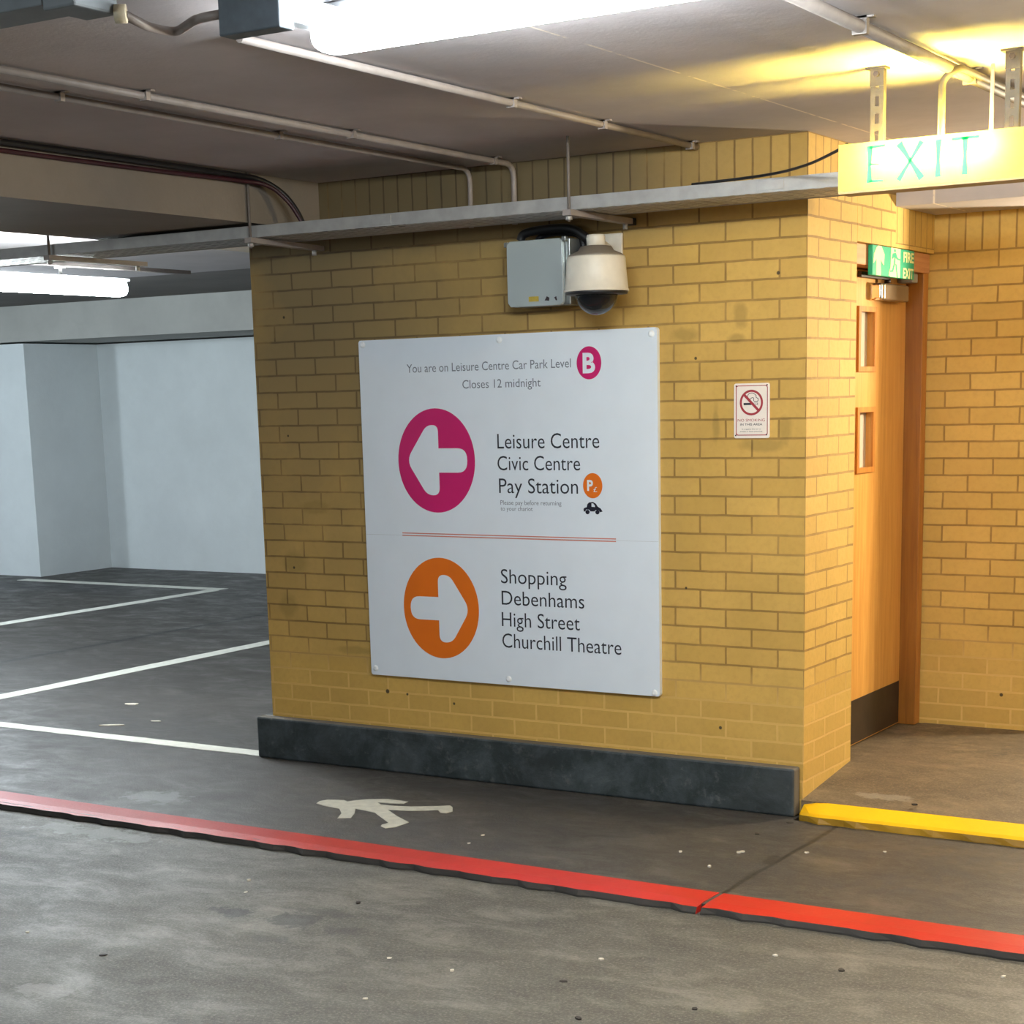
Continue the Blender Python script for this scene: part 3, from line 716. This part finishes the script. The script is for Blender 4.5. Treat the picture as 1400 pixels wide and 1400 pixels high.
# ================================================================== LAMPS
la = thing('fluorescent_light', (.62, -2.75, 2.3), 'big lit fluorescent batten on the ceiling with a grey gear box at its end', 'light')
def diffuser(x0, x1, yc, zc, ry, rz, axis=0, n=18, flat=.95):
    bm = new(); rings = []
    stn = [(x0, .30), (x0+.008, .72), (x0+.022, .93), (x0+.04, 1.), (x1-.04, 1.), (x1-.022, .93), (x1-.008, .72), (x1, .30)]
    for x, k in stn:
        r_ = []
        for i in range(n):
            a = 2*PI*i/n; c, s = math.cos(a), math.sin(a)
            c = math.copysign(abs(c)**.7, c); s = math.copysign(abs(s)**.7, s)
            p = (x, yc + ry*k*c, zc + rz*k*s) if axis == 0 else (yc + ry*k*c, x, zc + rz*k*s)
            r_.append(bm.verts.new(p))
        rings.append(r_)
    for A, B in zip(rings, rings[1:]):
        for k in range(n): bm.faces.new((A[k], A[(k+1) % n], B[(k+1) % n], B[k])).smooth = True
    bm.faces.new(rings[0][::-1]); bm.faces.new(rings[-1]); return bm
obj('diffuser', diffuser(-.145, 1.36, -2.75, 2.337, .062, .042), 'diff_a', la)
obj('spine', bbox(-.15, 1.37, -2.815, -2.685, 2.382, CZ-.001, .004), 'fix', la)
obj('end_cap', bbox(-.085, -.03, -3.005, -2.80, 2.325, 2.385, .010), 'fix', la)
obj('gear_box', bbox(-.200, -.020, -3.06, -3.005, 2.300, CZ-.001, .004), 'fix_dark', la)
lb = thing('fluorescent_light', (-4.66, .6, 2.07), 'lit fluorescent batten hanging low in the left bay beyond the cable tray', 'light')
obj('diffuser', diffuser(-.15, 1.20, -4.66, 2.112, .056, .046, axis=1), 'diff_b', lb)
obj('spine', bbox(-4.685, -4.635, -.12, 1.23, 2.153, 2.168, .003), 'fix', lb)
for y in (.18, .72):
    bm = new(); tube(bm, [(-4.66, y, 2.165), (-4.66, y, 2.212)], .009, 8); box(bm, -4.69, -4.63, y-.014, y+.014, 2.203, 2.214); obj('hanger', bm, 'galv', lb)
tag(obj('rail', bbox(-4.682, -4.638, .02, 1.75, 2.214, 2.236, .002), 'rail', origin=(-4.66, .9, 2.214)), 'thin steel rail carrying the batten of the left bay', 'rail')

# ================================================================== CABLE TRAY, BRACKETS, CABLES
TX0, TX1, TY0, TY1, TZ = -5.2, .50, -.48, -.18, 2.14
ct = thing('cable_tray', ((TX0+TX1)/2, (TY0+TY1)/2, TZ), 'long perforated grey cable tray running across the brick pier below the ceiling', 'cable tray')
bm = new()
nx = int((TX1-TX0)/.06)
for i in range(nx):
    xa = TX0 + (TX1-TX0)*i/nx; xb = TX0 + (TX1-TX0)*(i+1)/nx
    ha, hb = xa + (xb-xa)*.16, xa + (xb-xa)*.84
    ys = [TY0]
    for k in range(6): yc = TY0 + .025 + .05*k; ys += [yc-.007, yc+.007]
    ys.append(TY1)
    def q(x0, x1, y0, y1): bm.faces.new([bm.verts.new(p) for p in ((x0, y0, TZ), (x0, y1, TZ), (x1, y1, TZ), (x1, y0, TZ))])
    q(xa, ha, TY0, TY1); q(hb, xb, TY0, TY1)
    for j in range(0, len(ys), 2): q(ha, hb, ys[j], ys[j+1])
bmesh.ops.remove_doubles(bm, verts=list(bm.verts), dist=1e-5)
obj('perforated_base', bm, 'galv', ct)
obj('flange', bbox(TX0, TX1, TY0-.002, TY0, TZ-.002, TZ+.046, .0008, 1), 'galv', ct)
obj('flange', bbox(TX0, TX1, TY1, TY1+.002, TZ-.002, TZ+.046, .0008, 1), 'galv', ct)
for x in (-1.62, .06): obj('coupler', bbox(x-.05, x+.05, TY0-.005, TY0-.002, TZ+.006, TZ+.040, .001, 1), 'galv', ct)
def bracket(x, y1, drop, label, stub=False):
    t = thing('tray_bracket', (x, -.25, TZ-.03), label, 'bracket', 'brackets under the cable tray')
    bm = new(); y0 = -.515
    A = [(x-.018, y0, TZ-.024), (x+.018, y0, TZ-.024), (x+.018, y0, TZ-.003), (x-.018, y0, TZ-.003)]
    B = [(a, y1, c-drop) for a, b, c in A]
    a = [bm.verts.new(p) for p in A]; b = [bm.verts.new(p) for p in B]
    bm.faces.new(a); bm.faces.new(b[::-1])
    for i in range(4): bm.faces.new((a[i], b[i], b[(i+1) % 4], a[(i+1) % 4]))
    obj('channel', bm, 'pipe', t)
    bm = new(); tube(bm, [(x, -.497, TZ-.045), (x, -.497, CZ)], .006, 8); rd = obj('threaded_rod', bm, 'pipe_grey', t)
    bm = new(); tube(bm, [(x, -.497, TZ-.040), (x, -.497, TZ-.026)], .013, 6); obj('nut', bm, 'galv', rd)
    if stub: obj('end_plug', bbox(x-.022, x+.022, y1-.02, y1+.004, TZ-.028-drop, TZ-drop, .003), 'black', t)
    bm = new(); tube(bm, [(x, y1-.05, TZ-.045-drop), (x, y1-.05, TZ-.02-drop)], .010, 6); obj('bolt', bm, 'galv', t)
bracket(-2.285, -.02, .008, 'tray bracket with a rod at the outer end of the brick pier')
bracket(-.745, -.004, .0, 'tray bracket with a rod just over the dome camera', True)
bracket(-3.47, .12, .0, 'tray bracket with a rod over the hanging batten in the left bay')

def cable(pts, r, mat, label, cat='cable', group=None, name='cable', parent=None, n=8):
    bm = new(); tube(bm, pts, r, n); P0 = pts[0]
    o = obj(name, bm, mat, origin=tuple(P0)); return tag(o, label, cat, group)
for k, (y, z, r) in enumerate(((-.455, 2.186, .011), (-.426, 2.187, .012), (-.395, 2.182, .012), (-.364, 2.187, .010), (-.33, 2.184, .012), (-.28, 2.178, .012))):
    xs = [-5.0, -4.4, -3.8, -3.3, -2.9, -2.5, -2.2 + .07*k, -1.9 + .05*k]
    pts = [(x, y + .001*math.sin(3*x+k), TZ + r + (z - TZ - r)*min(1, max(0, 1-abs(x+2.85)/1.2)) + .002*k) for x in xs]
    cable(spline(pts), r, 'black', 'black cable lying among others in the cable tray', group='black cables lying in the tray')
cable(spline([(-2.275, -6.2, 2.384), (-2.275, -3, 2.383), (-2.273, -1.2, 2.382), (-2.27, -.62, 2.380), (-2.245, -.46, 2.368), (-2.20, -.38, 2.32), (-2.16, -.34, 2.25), (-2.13, -.32, 2.17)], 6), .012, 'black', 'black cable along the beam edge dropping into the tray')
cable(spline([(-2.288, -6.2, 2.356), (-2.288, -3, 2.356), (-2.287, -1.2, 2.357), (-2.275, -.60, 2.360), (-2.225, -.44, 2.345), (-2.175, -.37, 2.28), (-2.14, -.33, 2.20), (-2.12, -.31, 2.16)], 6), .009, 'red_cable', 'dark red cable hugging the beam edge under the black one')
cable(spline([(-.25, -.47, 2.19), (.05, -.5, 2.195), (.3, -.75, 2.183), (.5, -1.0, 2.182), (.575, -1.085, 2.19)], 6), .005, 'black', 'thin dark cable sagging from the tray to the exit box')

# surface conduits
def conduit(pts, r, mat, label, saddles=(), name='conduit_pipe', bendr=.06, axis='y'):
    t = thing(name, pts[0], label, 'pipe', 'ceiling conduits')
    bm = new(); tube(bm, bend(pts, bendr), r, 12); obj('pipe', bm, mat, t)
    for p in saddles:
        bm = new(); x, y, z = p
        box(bm, x-r-.003, x+r+.003, y-.009, y+.009, z-r-.003, CZ-.001); box(bm, x-r-.022, x+r+.022, y-.009, y+.009, CZ-.006, CZ-.001); obj('saddle', bm, mat, t)
ZP = CZ-.016
conduit([(-.458, -2.68, ZP), (-.458, -.005, ZP)], .0115, 'pipe', 'straight conduit from the big batten to the top of the brick pier', [(-.458, -1.35, ZP), (-.458, -.75, ZP), (-.458, -.06, ZP)])
conduit([(-1.240, -3.202, ZP), (-1.262, -.045, ZP), (-1.262, -.045, 2.15)], .0115, 'pipe', 'bent conduit dropping to the tray, the one closer to the camera dome', [(-1.243, -2.2, ZP), (-1.25, -1.15, ZP), (-1.26, -.2, ZP)])
conduit([(-1.445, -3.202, ZP), (-1.475, -.045, ZP), (-1.475, -.045, 2.15)], .0105, 'pipe', 'bent conduit dropping to the tray, the one closer to the beam', [(-1.45, -2.35, ZP), (-1.458, -1.3, ZP)])
conduit([(.904, -2.675, 2.375), (.880, .94, 2.372)], .017, 'pipe_grey', 'thick grey conduit on the warm lit ceiling above the exit box', [(.898, -1.83, 2.375), (.892, -.90, 2.373)])
conduit([(.925, -.15, 2.372), (.925, -1.10, 2.372), (.877, -1.112, 2.345), (.877, -1.112, 2.175)], .0105, 'galv_dark', 'thin bent conduit dropping into the top of the exit box', bendr=.05)
conduit([(1.022, -1.10, 2.175), (1.022, -1.10, CZ-.03)], .0055, 'cap', 'slim pale rod standing on the exit box beside the blank end strut')
# trunking and flexible conduit at the upper edge
tk = thing('cable_trunking', (-1.7, -3.2, 2.36), 'grey square trunking on the ceiling leading to the big batten', 'trunking')
obj('duct', bbox(-2.24, -.49, -3.33, -3.205, 2.363, CZ-.001, .003), 'trunk', tk)
obj('tee_box', bbox(-.49, -.388, -3.33, -3.19, 2.350, CZ-.001, .006), 'trunk', tk)
bm = new(); tube(bm, [(-.39, -3.20, 2.352), (-.368, -3.185, 2.352)], .021, 14); obj('bush', bm, 'cap', tk)
cable(bend([(-0.378, -3.185, 2.352), (-0.435, -3.037, 2.352), (-0.428, -2.954, 2.352), (-0.275, -3.046, 2.352), (-0.19, -3.045, 2.352)], .06), .011, 'pipe', 'short bent conduit between the trunking and the gear box of the big batten', 'pipe', name='conduit_pipe', n=12)

# ================================================================== CABINET AND DOME CAMERA
jb = thing('junction_box', (-1.107, -.07, 1.813), 'grey steel junction box on the brick above the white sign', 'junction box')
bx0, bx1, bz0, bz1 = -1.247, -.962, 1.815, 2.074
obj('body', bbox(bx0+.012, bx1, -.118, 0, bz0, bz1, .004), 'steel_rim', jb)
bm = new(); prism(bm, [(bx0+.014, bz0), (bx1-.034, bz0), (bx1-.022, bz0+.012), (bx1-.022, bz1-.014), (bx1-.036, bz1), (bx0+.014, bz1), (bx0, bz1-.016), (bx0, bz0+.016)], ((0, -.120, 0), (1, 0, 0), (0, 0, 1), (0, -1, 0)), .020)
# a very slightly bowed lid
geom = bmesh.ops.bevel(bm, geom=list(bm.edges), offset=.004, segments=2, affect='EDGES', profile=.5)
ld = obj('lid', bm, 'steel', jb)
bm = new(); box(bm, -1.145, -1.098, -.1412, -.1398, bz0+.018, bz0+.038); obj('label_sticker', bm, 'tag_y', ld)
bm = new(); prism(bm, [(-1.070, bz0+.02), (-1.050, bz0+.018), (-1.048, bz0+.03), (-1.060, bz0+.036)], ((0, -.1398, 0), (1, 0, 0), (0, 0, 1), (0, -1, 0)), .0014); obj('scuff_mark', bm, 'hole', ld); bm = new(); prism(bm, [(-1.025, bz0+.03), (-1.018, bz0+.018), (-1.012, bz0+.018), (-1.016, bz0+.034)], ((0, -.1398, 0), (1, 0, 0), (0, 0, 1), (0, -1, 0)), .0014); obj('scuff_mark', bm, 'hole', ld)
for x, z in ((bx0-.004, bz1-.012), (bx1-.018, bz1-.004)):
    obj('hinge', bbox(x-.010, x+.010, -.138, -.118, z-.010, z+.010, .003), 'steel_rim', jb)
G2 = 'black cables between box and camera'
cable(spline([(-1.21, -.088, 2.079), (-1.19, -.088, 2.105), (-1.10, -.088, 2.116), (-.98, -.085, 2.112), (-.915, -.075, 2.075), (-.893, -.06, 2.045), (-.889, -.034, 2.02)]), .018, 'black', 'thick black cable arching over the junction box to the camera arm')
cable(spline([(-1.16, -.035, 2.079), (-1.13, -.035, 2.10), (-1.05, -.035, 2.104), (-.965, -.030, 2.085), (-.944, -.026, 2.00), (-.942, -.026, 1.92), (-.947, -.04, 1.86)]), .014, 'black', 'black cable looping over the junction box and down its side')
cable(spline([(-.962, -.05, 1.85), (-.93, -.06, 1.835), (-.89, -.04, 1.85), (-.87, -.03, 1.90), (-.86, -.024, 1.95)]), .008, 'black', 'short black cable from the low side of the junction box to the camera plate')
dc = thing('security_camera', (-.77, -.25, 1.762), 'cream dome security camera on a wall arm above the white sign', 'camera')
obj('mounting_plate', bbox(-.926, -.784, -.014, 0, 1.935, 2.087, .003), 'cam', dc)
bm = new(); tube(bm, bend([(-.852, -.012, 2.032), (-.80, -.17, 2.040), (-.772, -.235, 2.042)], .03), .020, 14); obj('arm', bm, 'cam', dc)
cx, cy = -.77, -.25
bm = new(); lathe(bm, cx, cy, [(.036, 2.018), (.036, 2.058), (.033, 2.064), (.0, 2.065)]); obj('neck', bm, 'cam', dc)
bm = new(); lathe(bm, cx, cy, [(.112, 1.982), (.100, 1.992), (.070, 2.004), (.060, 2.020), (.034, 2.024)]); obj('shoulder', bm, 'cam_trim', dc)
bm = new(); lathe(bm, cx, cy, [(.119, 1.850), (.1265, 1.850), (.1265, 1.857), (.124, 1.859), (.118, 1.920), (.114, 1.975), (.110, 1.984), (.09, 1.986)]); obj('housing', bm, 'cam', dc)
bm = new(); lathe(bm, cx, cy, [(.122, 1.851), (.120, 1.840), (.085, 1.838)]); obj('base_ring', bm, 'black', dc)
bm = new(); lathe(bm, cx, cy, [(.083*math.cos(a), 1.842 - .080*math.sin(a)) for a in [PI/2*i/12 for i in range(13)]]); obj('dome', bm, 'dome_rim', dc)
bm = new(); lathe(bm, cx+.004, cy, [(.066*math.cos(a), 1.842 - .062*math.sin(a)) for a in [PI/2*i/12 for i in range(13)]]); obj('lens_ball', bm, 'dome', dc)

# ================================================================== LITTER on the floor
def scrap(x, y, z, w, d, a, mat, label, group=None, name='paper_scrap', cat='litter'):
    bm = new(); c, s = math.cos(a), math.sin(a); n = 7; poly = []
    for i in range(n):
        t = 2*PI*i/n; k = .7 + .5*random.random(); px, py = w*k*math.cos(t), d*k*math.sin(t); poly.append((px*c-py*s, px*s+py*c))
    prism(bm, poly, ((x, y, z), (1, 0, 0), (0, 1, 0), (0, 0, 1)), .002 + .004*random.random())
    return tag(obj(name, bm, mat, origin=(x, y, z)), label, cat, group)
scrap(-4.403, 0.782, FZ, 0.05, 0.03, 0.3, 'litter', 'crumpled pale paper scrap on the floor, the one deepest in the bay', 'paper scraps in the bay')
scrap(-4.033, 0.244, FZ, 0.07, 0.018, 0.5, 'litter', 'long flat paper scrap just behind the white line', 'paper scraps in the bay')
scrap(-3.904, 0.441, FZ, 0.035, 0.016, 0.2, 'litter', 'small paper scrap beside the long flat one by the white line', 'paper scraps in the bay')
for x, y, z in [(-0.954, -0.982, FZ), (-0.973, -0.854, FZ), (0.239, -0.54, FZ), (0.488, -0.403, FZ), (-1.43, -1.709, RZ), (0.132, -1.902, RZ), (0.586, -1.624, RZ), (1.248, -1.498, RZ), (-1.675, -2.535, RZ), (-1.339, -1.832, RZ), (-0.211, -2.208, RZ), (-0.453, -2.193, RZ), (0.005, -0.873, FZ), (0.018, -0.651, FZ), (-0.295, -2.531, RZ), (0.025, -0.635, FZ), (-0.179, -0.738, FZ)]:
    scrap(x, y, z, .0085, .0065, random.random()*3, 'litter', 'tiny pale fleck of litter lying on the grey floor', 'pale flecks on the floor', 'litter_fleck')
for x, y, z in [(-0.9, -1.758, RZ), (-1.276, -2.593, RZ), (0.812, -1.661, RZ), (0.327, -2.382, RZ), (0.006, -0.147, FZ), (0.45, 0.021, -.128), (-0.038, -0.363, FZ), (0.132, -2.132, RZ), (0.576, -2.163, RZ)]:
    scrap(x, y, z, .012, .009, random.random()*3, 'litter_dark', 'small flattened dark gum spot on the grey floor', 'dark gum spots on the floor', 'gum_spot')
bpy.context.view_layer.update()
for o in list(S.objects):
    if o.parent is None and o.type in {'MESH', 'EMPTY'}: o.location.z += ZUP
